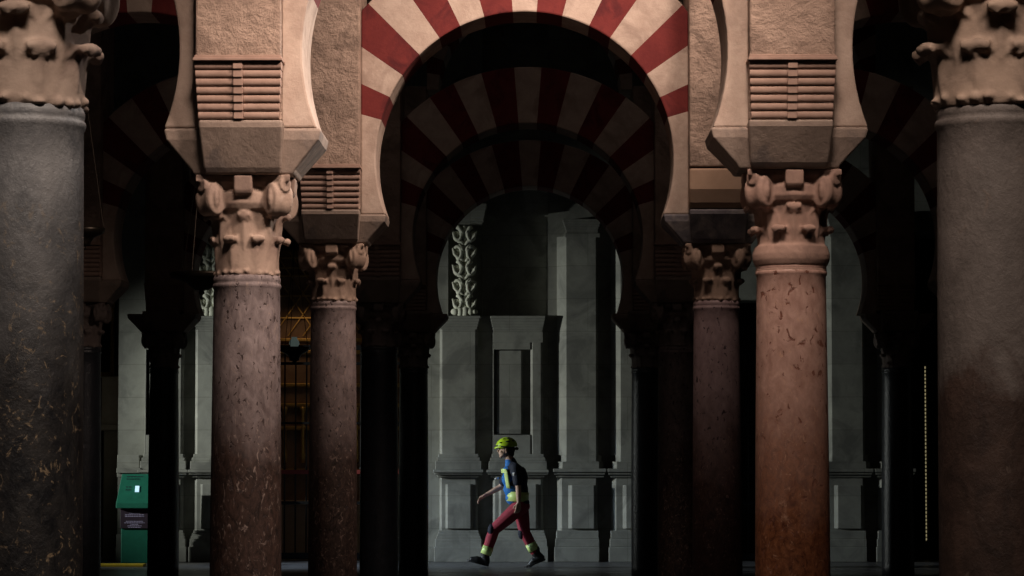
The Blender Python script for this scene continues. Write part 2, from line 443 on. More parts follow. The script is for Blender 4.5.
def plain_block_bm(sgn=-1):
    bm = bmesh.new()
    prof = [(.300, .255), (.40, .262), (.43, .30), (.472, .40), (.474, .56), (.300, .56)]
    A = [bm.verts.new((-.232, sgn*y, z)) for y, z in prof]; B = [bm.verts.new((.232, sgn*y, z)) for y, z in prof]
    L = len(A)
    for i in range(L): bm.faces.new([A[i], A[(i+1)%L], B[(i+1)%L], B[i]])
    bm.faces.new(A[::-1]); bm.faces.new(B)
    return bm

def pier_bm():
    bm = bmesh.new()
    # pier body: narrow above the impost, wider above the corbels
    prof = [(.36, .25), (.36, .575), (.47, .575), (.47, 3.02), (-.47, 3.02), (-.47, .575), (-.36, .575), (-.36, .25)]
    A = [bm.verts.new((-.229, y, z)) for y, z in prof]; B = [bm.verts.new((.229, y, z)) for y, z in prof]
    L = len(A)
    for i in range(L): bm.faces.new([A[i], A[(i+1)%L], B[(i+1)%L], B[i]])
    bm.faces.new(A[::-1]); bm.faces.new(B)
    return bm

# capital variants as meshes (built once, shared by copies)
CAPM = {}
for key, args in {'broad': dict(h=.48, r0=.178, leaf=1.15, jit=.2), 'slim': dict(h=.54, r0=.172, leaf=.9, jit=.5),
                  'ring': dict(h=.50, r0=.178, leaf=.95, torus=True, jit=.7), 'small': dict(h=.44, r0=.172, leaf=.85, jit=.9)}.items():
    o = remeshed(capital_bm(**args), 'capital', M['cap_a'], .0075 if key != 'small' else .009, 1)
    CAPM[key] = (o.data, args['h']); bpy.data.objects.remove(o)
imp_o = finish(impost_bm(), 'impost_block', M['impost'], bevel=.012, bseg=3); IMP = imp_o.data
cor_o = finish(corbel_bm(), 'corbel', M['corbel'], bevel=.003)
cor_b = finish(corbel_bm(1), 'corbel', M['corbel'], bevel=.003)
pla_o = finish(plain_block_bm(), 'corbel', M['block'], bevel=.015)
pie_o = finish(pier_bm(), 'pier_body', M['pier'], bevel=.012)
arc_o = arch_mesh('arch_ring', None)
upa_o = upper_arch_mesh('upper_ring', None)
PROTO = [imp_o, cor_o, cor_b, pla_o, pie_o, arc_o, upa_o]

# per column: (row, col) -> capital kind, capital material, shaft material, bottom radius, top radius, dx, dz, label
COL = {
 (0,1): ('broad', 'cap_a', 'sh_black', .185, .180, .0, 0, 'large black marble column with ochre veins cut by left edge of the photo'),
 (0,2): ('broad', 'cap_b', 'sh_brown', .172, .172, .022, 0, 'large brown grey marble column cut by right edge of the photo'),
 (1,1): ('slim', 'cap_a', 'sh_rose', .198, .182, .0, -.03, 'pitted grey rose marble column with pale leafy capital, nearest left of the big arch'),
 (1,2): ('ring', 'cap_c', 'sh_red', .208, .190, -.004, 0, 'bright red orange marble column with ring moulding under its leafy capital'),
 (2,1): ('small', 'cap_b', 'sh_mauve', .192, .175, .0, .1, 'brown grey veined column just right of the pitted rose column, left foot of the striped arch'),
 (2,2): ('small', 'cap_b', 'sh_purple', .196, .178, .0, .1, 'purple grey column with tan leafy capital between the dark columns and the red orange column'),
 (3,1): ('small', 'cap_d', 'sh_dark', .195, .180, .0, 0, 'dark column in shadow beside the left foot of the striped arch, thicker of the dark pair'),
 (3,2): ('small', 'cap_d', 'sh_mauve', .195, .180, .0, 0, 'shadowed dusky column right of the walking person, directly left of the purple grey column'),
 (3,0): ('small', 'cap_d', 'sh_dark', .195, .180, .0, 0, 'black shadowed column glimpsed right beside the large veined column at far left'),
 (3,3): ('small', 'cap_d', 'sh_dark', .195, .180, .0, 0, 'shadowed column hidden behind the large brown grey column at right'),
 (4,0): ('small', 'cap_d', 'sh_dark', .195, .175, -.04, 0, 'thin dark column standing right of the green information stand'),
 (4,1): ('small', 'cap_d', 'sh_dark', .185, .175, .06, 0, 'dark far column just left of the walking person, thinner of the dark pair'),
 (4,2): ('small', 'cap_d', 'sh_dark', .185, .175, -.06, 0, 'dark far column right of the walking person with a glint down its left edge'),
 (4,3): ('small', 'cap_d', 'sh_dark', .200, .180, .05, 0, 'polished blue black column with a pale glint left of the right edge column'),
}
ROWW = ['nearest row', 'second row', 'third row', 'fourth row', 'farthest row']
SIDE = {0: 'far left', 1: 'left', 2: 'right', 3: 'far right'}
def add_column(r, c):
    kind, cm, sm, rb, rt, dx, dz, label = COL[(r, c)]
    me, h = CAPM[kind]
    root = thing('column', label, 'column', (XC[c]+dx, ROWS[r], 0))
    zt = ZI + dz; neck = zt - h
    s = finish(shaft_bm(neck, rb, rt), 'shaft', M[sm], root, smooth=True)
    m = me.copy(); m.materials.clear(); m.materials.append(M[cm])
    cap = bpy.data.objects.new('capital', m); link(cap, root); cap.location = (0, 0, neck)
    im = clone(imp_o, root, (-.03 if (r, c) == (1, 2) else 0, 0, zt), M['impost'] if (r, c) != (2, 2) else M['impost_dark'], 'impost_block'); im.scale = (1, 1, (.25 - dz)/.25 if dz < 0 else 1)
    return root

def add_pier(r, c):
    dx, dz = COL.get((r, c), (0,)*8)[5:7] if (r, c) in COL else (0, .1 if r == 2 else 0)
    if r == 4: dx = 0
    if (r, c) == (1, 2): dx = -.029
    if (r, c) == (1, 1): dx = -.01
    what = {(1,1): 'rough tan stone pier with roll corbel on the pitted rose column',
            (1,2): 'rough tan stone pier with roll corbel on the red orange column',
            (2,1): 'stone pier with roll corbel at left foot of the striped arch',
            (2,2): 'pier on plain worn block and dark impost, right foot of the striped arch',
            (3,1): 'dim pier in shadow left of the inner striped arches',
            (3,2): 'dim reddish pier in shadow right of the inner striped arches',
            (4,0): 'dark pier with ribbed corbel on the thin column by the green stand',
            (4,1): 'dark farthest pier at the left foot of the innermost arch',
            (4,2): 'dark farthest pier at the right foot of the innermost arch',
            (4,3): 'dark pier on the polished blue black column at right'}.get((r, c), 'stone pier of the %s above the %s column' % (ROWW[r], SIDE[c]))
    root = thing('pier', what, 'pier', (XC[c] + (dx if abs(dx) < .03 else 0), ROWS[r], ZI + max(dz, 0)))
    clone(pie_o, root, (0,0,0), None, 'pier_body')
    if (r, c) == (2, 2):
        clone(pla_o, root, (0,0,0), None, 'corbel')
    else:
        clone(cor_o, root, (0,0,0), None, 'corbel')
    clone(cor_b, root, (0,0,0), None, 'corbel')
    return root

def add_arch(r, b):
    """bay b lies between column b and b+1 (b = -1 and 3 are the outer half-seen bays)"""
    dz = .1 if r == 2 else 0
    x = XC[0] - 1.5 + 3*(b+1) + {(1,1): -.022, (1,2): -.034}.get((r, b), 0)
    name = {(1,1): 'nearest horseshoe arch spanning between the two big tan piers, only its curved feet showing',
            (2,1): 'bright red and cream striped horseshoe arch at the top centre',
            (3,1): 'shadowed striped horseshoe arch framed directly inside the bright striped arch',
            (4,1): 'innermost dark striped horseshoe arch framing the carved stone facade',
            (2,0): 'side striped arch seen at the top between left edge column and tan pier',
            (2,2): 'striped arch edge at the top, between right tan pier and right edge column',
            (3,0): 'dark striped arch in shadow left of the big tan pier',
            (3,2): 'dark striped arch in shadow between the right tan pier and right edge column',
            (4,0): 'deepest dark arch seen left between the green stand and the hanging dish lamp',
            (4,2): 'deepest dark arch seen right above the grey facade beside the red orange column',
            (1,0): 'near arch foot springing left from the pitted rose column pier',
            (1,2): 'near arch foot springing right from the red orange column pier',
            }.get((r, b), 'horseshoe arch of the %s, bay %s' % (ROWW[r], {0: 'left of centre', 2: 'right of centre', 1: 'in the centre'}.get(b, 'at the side')))
    o = clone(arc_o, None, (x, ROWS[r], dz), None, 'horseshoe_arch')
    tag(o, name, 'arch')
    return o

for (r, c) in COL: add_column(r, c)
for r in range(5):
    for c in range(4):
        if (r, c) in COL: add_pier(r, c)
arches = [(1,1),(2,0),(2,1),(2,2),(3,0),(3,1),(3,2),(4,0),(4,1),(4,2),(1,0),(1,2)]
for a in arches: add_arch(*a)
# upper tier arches, seen in the gap above the lower ones
for r, b, lab in ((4,1,'upper tier semicircular arch in deep shadow above the innermost arch'), (4,0,'upper tier arch in deep shadow at the top left'),
                  (4,2,'upper tier arch in deep shadow at the top right'), (3,1,'upper tier arch of the fourth row, behind the crown of the bright striped arch')):
    o = clone(upa_o, None, (XC[0]-1.5+3*(b+1), ROWS[r], 0), None, 'upper_arch'); tag(o, lab, 'arch')
for o in PROTO: bpy.data.objects.remove(o)

# ------------------------------------------------------------------ room shell
def struct(name, x0, x1, y0, y1, z0, z1, mat):
    bm = bmesh.new(); box(bm, x0, x1, y0, y1, z0, z1); o = finish(bm, name, mat); o['kind'] = 'structure'; return o
struct('floor', -14, 14, -4, 48, -.2, 0, M['floor'])
struct('ceiling', -14, 14, -4, 48, 9.2, 9.4, M['wood'])
struct('wall_left', -14.3, -14, -4, 48, 0, 9.2, M['dark_wall'])
struct('wall_right', 14, 14.3, -4, 48, 0, 9.2, M['dark_wall'])
struct('wall_front', -14, 14, -4.3, -4, 0, 9.2, M['dark_wall'])

# ------------------------------------------------------------------ facade wall behind the arcades
YW = 42.6
K = F/YW
def fx(px): return (px - 538)/K
def fz(py): return max(0, EYE + (460 - py)/K)

def slab(bm, px0, px1, py0, py1, f0, f1, ch=0.0, chr_=None):
    """facade prism given by its outline on the wall, standing f0..f1 in front of the wall plane, with chamfered upright edges"""
    x0, x1, z1, z0 = fx(px0), fx(px1), fz(py0), fz(py1)
    cr = ch if chr_ is None else chr_
    plan = [(x0, -f0), (x0, -(f1-ch)), (x0+ch, -f1), (x1-cr, -f1), (x1, -(f1-cr)), (x1, -f0)]
    if ch == 0 and cr == 0: plan = [(x0, -f0), (x0, -f1), (x1, -f1), (x1, -f0)]
    A = [bm.verts.new((x, YW+y, z0)) for x, y in plan]; B = [bm.verts.new((x, YW+y, z1)) for x, y in plan]; L = len(A)
    for i in range(L): bm.faces.new([A[i], A[(i+1)%L], B[(i+1)%L], B[i]])
    bm.faces.new(A[::-1]); bm.faces.new(B)

def mould(bm, px0, px1, py0, py1, f0, f1, steps, up=True):
    """profiled horizontal moulding, growing outwards upwards (cap) or downwards (base)"""
    for k in range(steps):
        a = py0 + (py1-py0)*k/steps; b = py0 + (py1-py0)*(k+1)/steps
        t = (steps-1-k)/(steps-1) if up else k/(steps-1)
        g = 3.0*t
        slab(bm, px0-g, px1+g, a, b + .02, f0, f1 + .045*t)

wb = bmesh.new()
def W(px0, px1, z0, z1, front=0.0, back=.9): box(wb, fx(px0), fx(px1), YW-front, YW+back, z0, z1)
ZL = fz(316)
ZT = 9.2
# left solid, its upper carving niche, centre solid with niches, right solid
zc0, zc1 = fz(316), fz(224)
for (a, b) in ((118, 250), (424, 664), (812, 910)): W(a, b, 0, zc0)
W(118, 196, zc0, ZT); W(227, 250, zc0, ZT); W(196, 227, zc1, ZT); W(196, 227, zc0, zc1, -.35)
W(424, 448, zc0, ZT); W(482, 482.2, zc0, ZT); W(448, 482, zc1, ZT); W(448, 482, zc0, zc1, -.35)
W(482, 548, zc0, ZT, -.24); W(548, 664, zc0, ZT); W(812, 910, zc0, ZT)
W(250, 424, fz(212), ZT); W(664, 812, fz(300), ZT); 
W(40, 118, 5.0, ZT); W(910, 1300, 4.6, ZT)
W(-420, 40, 0, ZT)
wall = finish(wb, 'wall_back', M['facade']); wall['kind'] = 'structure'
struct('wall_chapel', -14, 14, YW+2.6, YW+2.8, 0, 9.2, M['dark_wall'])

def pedestal(root, a, b, rec=None):
    """dado pedestal below a pilaster: plinth, die with a framed panel, ledge"""
    bm = bmesh.new()
    slab(bm, a-5, b+5, 546, 562, 0, .24); slab(bm, a-4, b+4, 541, 546.2, 0, .225)
    for k in range(4): slab(bm, a-4+k, b+4-k, 541-2.8*(k+1), 541-2.8*k+.1, 0, .215-.018*k)
    finish(bm, 'plinth', M['facade'], root, bevel=.006)
    bm = bmesh.new()
    slab(bm, a, b, 477, 531, 0, .12, .03)
    finish(bm, 'pedestal_die', M['facade'], root, bevel=.005)
    bm = bmesh.new()
    pa, pb = a+6, b-5
    slab(bm, pa, pb, 484, 528, .10, .165, .03)
    finish(bm, 'pedestal_panel', M['facade'], root, bevel=.004)
    bm = bmesh.new()
    slab(bm, a-6, b+6, 469.5, 472.5, 0, .25); slab(bm, a-5, b+5, 472.4, 474.5, 0, .22); slab(bm, a-2, b+2, 474.4, 477.2, 0, .17)
    finish(bm, 'ledge', M['facade'], root, bevel=.008)
    bm = bmesh.new()
    slab(bm, a-4, b+4, 461, 469.6, 0, .205); slab(bm, a-2.5, b+2.5, 457.5, 461.1, 0, .185); slab(bm, a-1, b+1, 454, 457.6, 0, .17)
    finish(bm, 'pilaster_base', M['facade'], root, bevel=.008)

def place(root):   # move the empty to the foot, keeping the parts where they are
    pass

def pilaster_low(a, b, label, flip=False):
    root = thing('pilaster', label, 'pilaster', (0, 0, 0))
    pedestal(root, a, b)
    bm = bmesh.new(); slab(bm, a, b, 329, 454.2, 0, .15, .035)
    finish(bm, 'pilaster_shaft', M['facade'], root, bevel=.004)
    bm = bmesh.new(); mould(bm, a+.5, b-.5, 316.5, 330, 0, .165, 5)
    finish(bm, 'pilaster_capital', M['facade'], root, bevel=.006)
    return root

def panel_bay(a, b, label):
    """framed panel between pilasters, with raised field inside a sunk frame"""
    root = thing('framed_wall_panel', label, 'wall panel')
    pedestal(root, a, b)
    bm = bmesh.new()
    fa, fb, ft, fbm = a+1.2, b-11, 350, 435
    slab(bm, a, fa, 343, 454.2, 0, .15); slab(bm, fb-1.5, b, 343, 454.2, 0, .15, .03, .03)
    slab(bm, fa, fb-1.5, 343, ft, 0, .15); slab(bm, fa, fb-1.5, fbm, 454.2, 0, .15)
    slab(bm, a, b, 333, 343.1, 0, .155)
    finish(bm, 'panel_frame', M['facade'], root, bevel=.004)
    bm = bmesh.new(); slab(bm, fa+2, fb-9.5, ft+1, fbm-1, 0, .13, .02)
    finish(bm, 'panel_field', M['facade'], root, bevel=.004)
    bm = bmesh.new(); mould(bm, a+.5, b-.5, 316.5, 333.1, 0, .16, 6)
    finish(bm, 'cornice', M['facade'], root, bevel=.006)
    return root

def pilaster_tall(a, b, label, left_ch=.13, right_ch=.03):
    root = thing('pilaster', label, 'pilaster')
    bm = bmesh.new()
    slab(bm, a-3, b+1, 546, 562, 0, .24); slab(bm, a-2, b+1, 538, 546.1, 0, .22); slab(bm, a-1, b+.5, 530, 538.1, 0, .20)
    finish(bm, 'plinth', M['facade'], root, bevel=.01)
    bm = bmesh.new(); slab(bm, a, b-1, 477, 531, 0, .15, left_ch*.5, .02)
    finish(bm, 'pedestal_die', M['facade'], root, bevel=.004)
    bm = bmesh.new(); slab(bm, a+11, b-3, 485, 528, .12, .20, .05, .02)
    finish(bm, 'pedestal_panel', M['facade'], root, bevel=.006)
    bm = bmesh.new()
    slab(bm, a-4, b+8, 468.5, 472, 0, .25); slab(bm, a-3, b+7, 472, 474.5, 0, .22); slab(bm, a-1, b+6, 474.4, 477.2, 0, .18)
    finish(bm, 'ledge', M['facade'], root, bevel=.008)
    bm = bmesh.new()
    slab(bm, a+1, b+5, 461.5, 468.6, 0, .21, .06); slab(bm, a+4, b+3, 455, 461.6, 0, .20, .07)
    finish(bm, 'pilaster_base', M['facade'], root, bevel=.006)
    bm = bmesh.new(); slab(bm, a, b, 237, 455.2, 0, .19, left_ch, right_ch)
    finish(bm, 'pilaster_shaft', M['facade'], root, bevel=.004)
    bm = bmesh.new(); slab(bm, a+8, b+2, 234, 238.1, 0, .205); mould(bm, a+9, b, 220, 232, 0, .20, 5); slab(bm, a+9, b, 231.9, 234.2, 0, .19)
    finish(bm, 'pilaster_capital', M['facade'], root, bevel=.005)
    return root

pilaster_low(440, 478, 'grey stone pilaster left of the walking person, under the carved scroll relief')
panel_bay(493, 543, 'tall framed stone panel directly above and behind the walking person')
pilaster_tall(557, 598, 'tall grey pilaster with lit left edge, right of the walking person')
pilaster_tall(611, 652, 'tall grey pilaster half hidden by the dark column right of the slot')
pilaster_tall(821, 863, 'grey pilaster beside the red orange column, right of it')
pilaster_tall(876, 905, 'grey pilaster mostly hidden behind the polished blue black column')
pilaster_low(196, 234, 'grey stone pilaster between the thin dark column and the pitted rose column')
panel_bay(146, 184, 'framed stone panel behind the thin dark column by the green stand')

# side piece of the lower wall behind the green stand and cornice over the relief
bm = bmesh.new(); mould(bm, 452, 484, 205, 222, 0, .30, 6); finish(bm, 'trim_1', M['facade'], bevel=.006)['kind'] = 'structure'
bm = bmesh.new(); mould(bm, 194, 228, 205, 222, 0, .30, 6); finish(bm, 'trim_2', M['facade'], bevel=.006)['kind'] = 'structure'
bm = bmesh.new(); slab(bm, 119, 141, 546, 562, 0, .24); slab(bm, 119, 140, 534, 546.1, 0, .2); slab(bm, 119, 143, 468, 473, 0, .24); slab(bm, 119, 142, 473, 477, 0, .18); slab(bm, 119, 141, 455, 468.1, 0, .16)
finish(bm, 'trim_3', M['facade'], bevel=.006)['kind'] = 'structure'
bm = bmesh.new(); slab(bm, 425, 436, 546, 562, 0, .12); finish(bm, 'trim_4', M['facade'], bevel=.006)['kind'] = 'structure'

def relief(cx, label):
    """openwork carved scrolls: a central stem, leaf scrolls either side, a foot"""
    root = thing('carved_relief', label, 'carving')
    y = YW - .05
    def P(px, py, dy=0): return (fx(px), y + dy, fz(py))
    bm = bmesh.new()
    tube(bm, [P(cx, 314), P(cx, 290), P(cx+.5, 265), P(cx, 240), P(cx, 226)], [.03,.022,.018,.018,.026], 8)
    finish(bm, 'stem', M['carving'], root, smooth=True)
    for sd in (-1, 1):
        bm = bmesh.new()
        for k in range(5):
            zc = 303 - 17*k; xx = cx + sd*7.5; turn = 1 if k % 2 else -1
            pts = []; rad = []
            for i in range(15):
                a = turn*sd*(i/14*2*PI*1.25) + (PI/2 if turn > 0 else -PI/2)
                rr = 6.4*(1 - i/17)
                pts.append(P(xx + rr*math.cos(a)*.85, zc + rr*math.sin(a)*1.25, -.02*math.sin(i*.5))); rad.append(.032*(1-i/24))
            tube(bm, pts, rad, 7)
            ball(bm, P(xx, zc), (.03, .03, .035), 8)
            tube(bm, [P(cx, zc+10), P(cx+sd*3, zc+7, -.02), P(cx+sd*6, zc+6), P(cx+sd*10, zc+2, -.03), P(cx+sd*12, zc-4)], [.016,.024,.03,.024,.01], 7)
            tube(bm, [P(cx, zc+2), P(cx+sd*2.5, zc-3, -.03), P(cx+sd*5.5, zc-8, -.01)], [.012,.026,.008], 7)
        finish(bm, 'scroll', M['carving'], root, smooth=True)
    bm = bmesh.new()
    for dx, w, h in ((-9, .07, .05), (-4, .06, .07), (1, .07, .09), (6, .06, .06), (10, .05, .04)):
        ball(bm, P(cx+dx, 312), (w, .06, h), 10)
    finish(bm, 'foot', M['carving'], root, smooth=True)
    return root
relief(464.5, 'pale carved scroll relief above the pilaster, framed at the left of the innermost arch')
relief(211, 'pale carved scroll relief glimpsed behind the hanging dish lamp at left')

# ------------------------------------------------------------------ chapel grilles and what stands behind them
def grille(px0, px1, top, label, red=True):
    root = thing('iron_grille', label, 'grille', (fx((px0+px1)/2), YW+.25, 0))
    x0, x1 = fx(px0), fx(px1); w = x1-x0; zt = fz(top)
    bm = bmesh.new(); lathe(bm, [(.011, .05), (.011, 1.28), (.019, 1.30), (.011, 1.32), (.011, zt)], 8)
    first = finish(bm, 'bar', M['iron'], root, smooth=True)
    n = int(w/.145)
    for i in range(n):
        o = first if i == 0 else clone(first, root, None, None, 'bar')
        o.location = (-w/2 + (i+.5)*w/n, 0, 0)
    for py, hh, m in ((363, .04, 'iron'), (423, .035, 'iron'), (472, .06, 'rail_red' if red else 'iron'), (503, .045, 'iron'), (556, .09, 'iron'), (top+2, .07, 'iron')):
        bm = bmesh.new(); box(bm, -w/2, w/2, -.03, .03, fz(py)-hh/2, fz(py)+hh/2)
        finish(bm, 'rail', M[m], root, bevel=.006)
    return root
grille(256, 420, 345, 'black iron chapel grille with red rail between the pitted rose column and the dark pair')
grille(668, 808, 345, 'black iron grille in the dark opening glimpsed left of the red orange column', False)

YA = YW + 1.9
KA = F/YA
def ax(px): return (px-538)/KA
def az(py): return max(0, EYE + (460-py)/KA)
def altar(px0, px1, label):
    root = thing('altarpiece', label, 'altarpiece', (ax((px0+px1)/2), YA, 0))
    c = ax((px0+px1)/2); w = ax(px1)-c
    bm = bmesh.new(); box(bm, -w, w, 0, .3, 0, az(250)); finish(bm, 'backboard', M['altar'], root)
    bm = bmesh.new(); box(bm, -w*.95, w*.95, -.3, 0, 0, az(505)); box(bm, -w, w, -.36, 0, az(505), az(500)); finish(bm, 'altar_table', M['block'], root, bevel=.01)
    for py in (470, 428, 405, 385, 352, 340):
        bm = bmesh.new(); box(bm, -w, w, -.08, 0, az(py)-.02, az(py)+.02); box(bm, -w, w, -.05, 0, az(py)-.035, az(py)-.018)
        finish(bm, 'gilded_moulding', M['gold'], root, bevel=.005)
    for k in range(9):
        bm = bmesh.new(); x = -w + (k+.5)*2*w/9
        lathe(bm, [(.03, az(463)), (.045, az(455)), (.028, az(450)), (.024, az(415)), (.04, az(410)), (.045, az(407))], 12, x, -.06)
        finish(bm, 'gilded_colonnette', M['gold'], root, smooth=True)
    bm = bmesh.new()
    z0, z1 = az(336), az(252)
    for k in range(-8, 14):
        a = -w + k*.22
        for sg in (1, -1):
            p = (a, -.05, z0); q = (a + sg*(z1-z0)*.7, -.05, z1)
            if -w < p[0] < w and -w < q[0] < w: tube(bm, [p, q], .010, 5)
    for py in (258, 268, 276, 296, 318): box(bm, -w, w, -.07, -.03, az(py)-.010, az(py)+.010)
    finish(bm, 'gilded_lattice', M['gold'], root)
    return root
altar(258, 420, 'brown and gilded altarpiece behind the iron grille at left of centre')

# dark opening at far left: picture frame and pale block; dark opening at far right: lit door slit
root = thing('framed_painting', 'dark painting in a thin gilded frame seen right of the veined edge column', 'painting', (0, 0, 0))
bm = bmesh.new(); box(bm, ax(72), ax(111), YA+.02, YA+.06, az(372), az(292)); finish(bm, 'canvas', M['wood'], root)
bm = bmesh.new()
for a, b, c, d in ((68, 72.5, 290, 377), (109.5, 113, 290, 377), (68, 113, 286, 291), (68, 113, 372, 377)): box(bm, ax(a), ax(b), YA-.02, YA+.08, az(d), az(c))
finish(bm, 'frame', M['gold'], root, bevel=.01)
bm = bmesh.new(); box(bm, ax(60), ax(119), YA+.1, YA+.5, 0, az(280)); o = finish(bm, 'wall_recess', M['dark_wall']); o['kind'] = 'structure'
bm = bmesh.new(); slab(bm, 94, 117, 375, 424, -1.0, -.7); slab(bm, 92, 117.5, 424, 430, -1.0, -.66); slab(bm, 96, 116, 430, 562, -1.0, -.75)
tag(finish(bm, 'stone_block', M['beige'], bevel=.01), 'plain beige stone block on a dark support left of the green stand', 'block')

root = thing('doorway_frame', 'dark doorway frame with a thin slit of beaded light left of the right edge column', 'door frame', (ax(922), YA-.6, 0))
bm = bmesh.new(); box(bm, -.14, -.06, -.05, .05, 0, 3.2); box(bm, -.02, .9, -.05, .05, 0, 3.2); box(bm, -.14, .9, -.07, .07, 3.2, 3.35)
finish(bm, 'frame', M['wood'], root, bevel=.01)
M['slit'] = plain('warm light through the door gap', (.8,.7,.4), .5, 0, (1.0,.85,.45), .22)
bm = bmesh.new()
for k in range(46): ball(bm, (-.04, -.02, .28+k*.055), (.010, .012, .021), 8)
finish(bm, 'light_slit', M['slit'], root, smooth=True)['kind'] = 'stuff'

# ------------------------------------------------------------------ hanging lamps
def dish_lamp(px, py, y, r, label, glass=False):
    k = F/y; x, z = (px-538)/k, EYE + (460-py)/k
    root = thing('hanging_lamp', label, 'lamp', (x, y, z))
    bm = bmesh.new()
    lathe(bm, [(.02, -.13), (.06, -.125), (r*.34, -.10), (r*.5, -.055), (r*.92, -.02), (r, .0), (r*1.02, .03), (r*.97, .035), (r*.9, .01), (r*.4, -.03), (.02, -.05)], 40)
    finish(bm, 'dish', M['bronze'], root, smooth=True)
    bm = bmesh.new(); lathe(bm, [(.01, -.17), (.028, -.155), (.02, -.13)], 14); finish(bm, 'finial', M['bronze'], root, smooth=True)
    for k3 in range(3):
        a = 2*PI*k3/3 + .3; bm = bmesh.new()
        tube(bm, [(math.cos(a)*r*.95, math.sin(a)*r*.95, .03), (0, 0, 1.3)], .004, 6); finish(bm, 'chain', M['bronze'], root)
    bm = bmesh.new(); tube(bm, [(0, 0, 1.28), (0, 0, 9.18-z)], .007, 6); finish(bm, 'suspension_rod', M['bronze'], root)
    if glass:
        bm = bmesh.new(); lathe(bm, [(.02, .0), (.045, .04), (.06, .07), (.055, .10), (.03, .135), (.035, .15)], 20); finish(bm, 'glass_cup', M['glass'], root, smooth=True)
    return root
dish_lamp(201, 276, 27.4, .29, 'dark bronze dish lamp hanging left of the pitted rose column')
dish_lamp(82, 231, 27.4, .19, 'small dark dish lamp hanging beside the veined edge column')
dish_lamp(294, 350, 35.2, .17, 'dish lamp with a glinting glass cup hanging before the iron grille', True)

# ------------------------------------------------------------------ green information stand
KS = F/41.9
def sx(px): return (px-538)/KS
def sz(py): return EYE + (460-py)/KS
root = thing('information_stand', 'green information stand with slanted top and small lit screen at the facade foot', 'stand', (sx(136), 41.9, 0))
bm = bmesh.new()
wt, w2 = .20, .25
pr = [(-.16, sz(503), w2), (-.16, sz(508), w2), (.14, sz(508), w2), (.14, sz(474), wt), (.08, sz(474), wt)]
A = [bm.verts.new((-w, y, z)) for y, z, w in pr]; B = [bm.verts.new((w, y, z)) for y, z, w in pr]; L = len(A)
for i in range(L): bm.faces.new([A[i], A[(i+1)%L], B[(i+1)%L], B[i]])
bm.faces.new(A[::-1]); bm.faces.new(B)
finish(bm, 'slanted_top', M['green'], root, bevel=.008)
bm = bmesh.new(); box(bm, -.19, .19, -.06, .12, .0, sz(507)); finish(bm, 'pedestal', M['green'], root, bevel=.01)
bm = bmesh.new(); box(bm, -.195, .195, -.085, -.058, sz(528), sz(508.5)); brd = finish(bm, 'notice_board', M['sign'], root, bevel=.004)
bm = bmesh.new()
rl = random.Random(4)
for cy, n in ((515, 2), (523, 4)):
    for k in range(n+1):
        zz = sz(cy - 2 + 1.5*k); ww = rl.uniform(.05, .15); xx = -ww
        while xx < ww:
            l = rl.uniform(.012, .03); box(bm, xx, min(xx+l, ww), -.088, -.084, zz-.004, zz+.004); xx += l + .009
finish(bm, 'notice_text', M['ink'], brd)['kind'] = 'stuff'
def on_top(u, t): # point on the slanted face
    y = -.16 + .24*t; z = sz(503) + (sz(474)-sz(503))*t; return u, y, z
bm = bmesh.new(); P4 = [on_top(.0, .38), on_top(.055, .38), on_top(.055, .58), on_top(.0, .58)]
lo = [bm.verts.new((x, y, z)) for x, y, z in P4]; hi = [bm.verts.new((x, y-.012, z+.006)) for x, y, z in P4]
for i in range(4): bm.faces.new([lo[i], lo[(i+1)%4], hi[(i+1)%4], hi[i]])
bm.faces.new(lo[::-1]); bm.faces.new(hi)
finish(bm, 'screen', M['screen'], root)
bm = bmesh.new()
for t in (.45, .55, .82, .9):
    xx = -.13
    for k in range(5 if t > .7 else 2):
        l = rl.uniform(.02, .04); a = on_top(xx, t); box(bm, a[0], a[0]+l, a[1]-.004, a[1]+.004, a[2]-.003, a[2]+.009); xx += l+.012
finish(bm, 'marking', M['navy'], root)['kind'] = 'stuff'

bm = bmesh.new(); box(bm, (92-538)/74.6, (146-538)/74.6, 40.45, 40.75, 0, .035)
tag(finish(bm, 'floor_step_edge', M['yellow'], bevel=.006), 'low yellow painted edge strip on the floor before the green stand', 'floor edge')

# ------------------------------------------------------------------ walking person
PY = 40.2; KP = F/PY
ox = (515-538)/KP
def q(px, py, lat=0.0): return Vector(((px-538)/KP - ox, lat, EYE + (460-py)/KP - .012))
person = thing('person', 'person in yellow green helmet, blue shirt and maroon trousers striding left', 'person', (ox, PY, 0.012))
NEAR, FAR = -1, 1
# landmarks
pel = q(520, 504); hipL, hipR = q(519.5, 507, -.09), q(520.5, 507, .09)
kneL, ankL, heeL, toeL = q(494.5, 529, -.085), q(485.5, 555, -.08), q(486.5, 563.5, -.08), q(470, 559.5, -.085)
kneR, ankR, heeR, toeR = q(524.5, 532, .08), q(535.5, 553, .08), q(541, 560, .08), q(528, 565, .085)
chest = q(513.5, 476); nb = q(512.5, 463.5); nt_ = q(508.8, 457.5); hd = q(505.8, 449)
shL, elL, wrL = q(516, 468.5, -.175), q(518.5, 487, -.215), q(518.8, 502, -.215)
shR, elR, wrR = q(511, 468.5, .175), q(500.5, 487, .22), q(486.5, 494.5, .20)
bm = bmesh.new()
ball(bm, pel, (.115, .165, .11), 20); ball(bm, q(518, 494), (.10, .145, .13), 20); ball(bm, q(515.5, 482), (.115, .155, .14), 20); ball(bm, q(513.5, 472), (.115, .17, .12), 20)
limb(bm, [nb, nt_], [.062, .055])
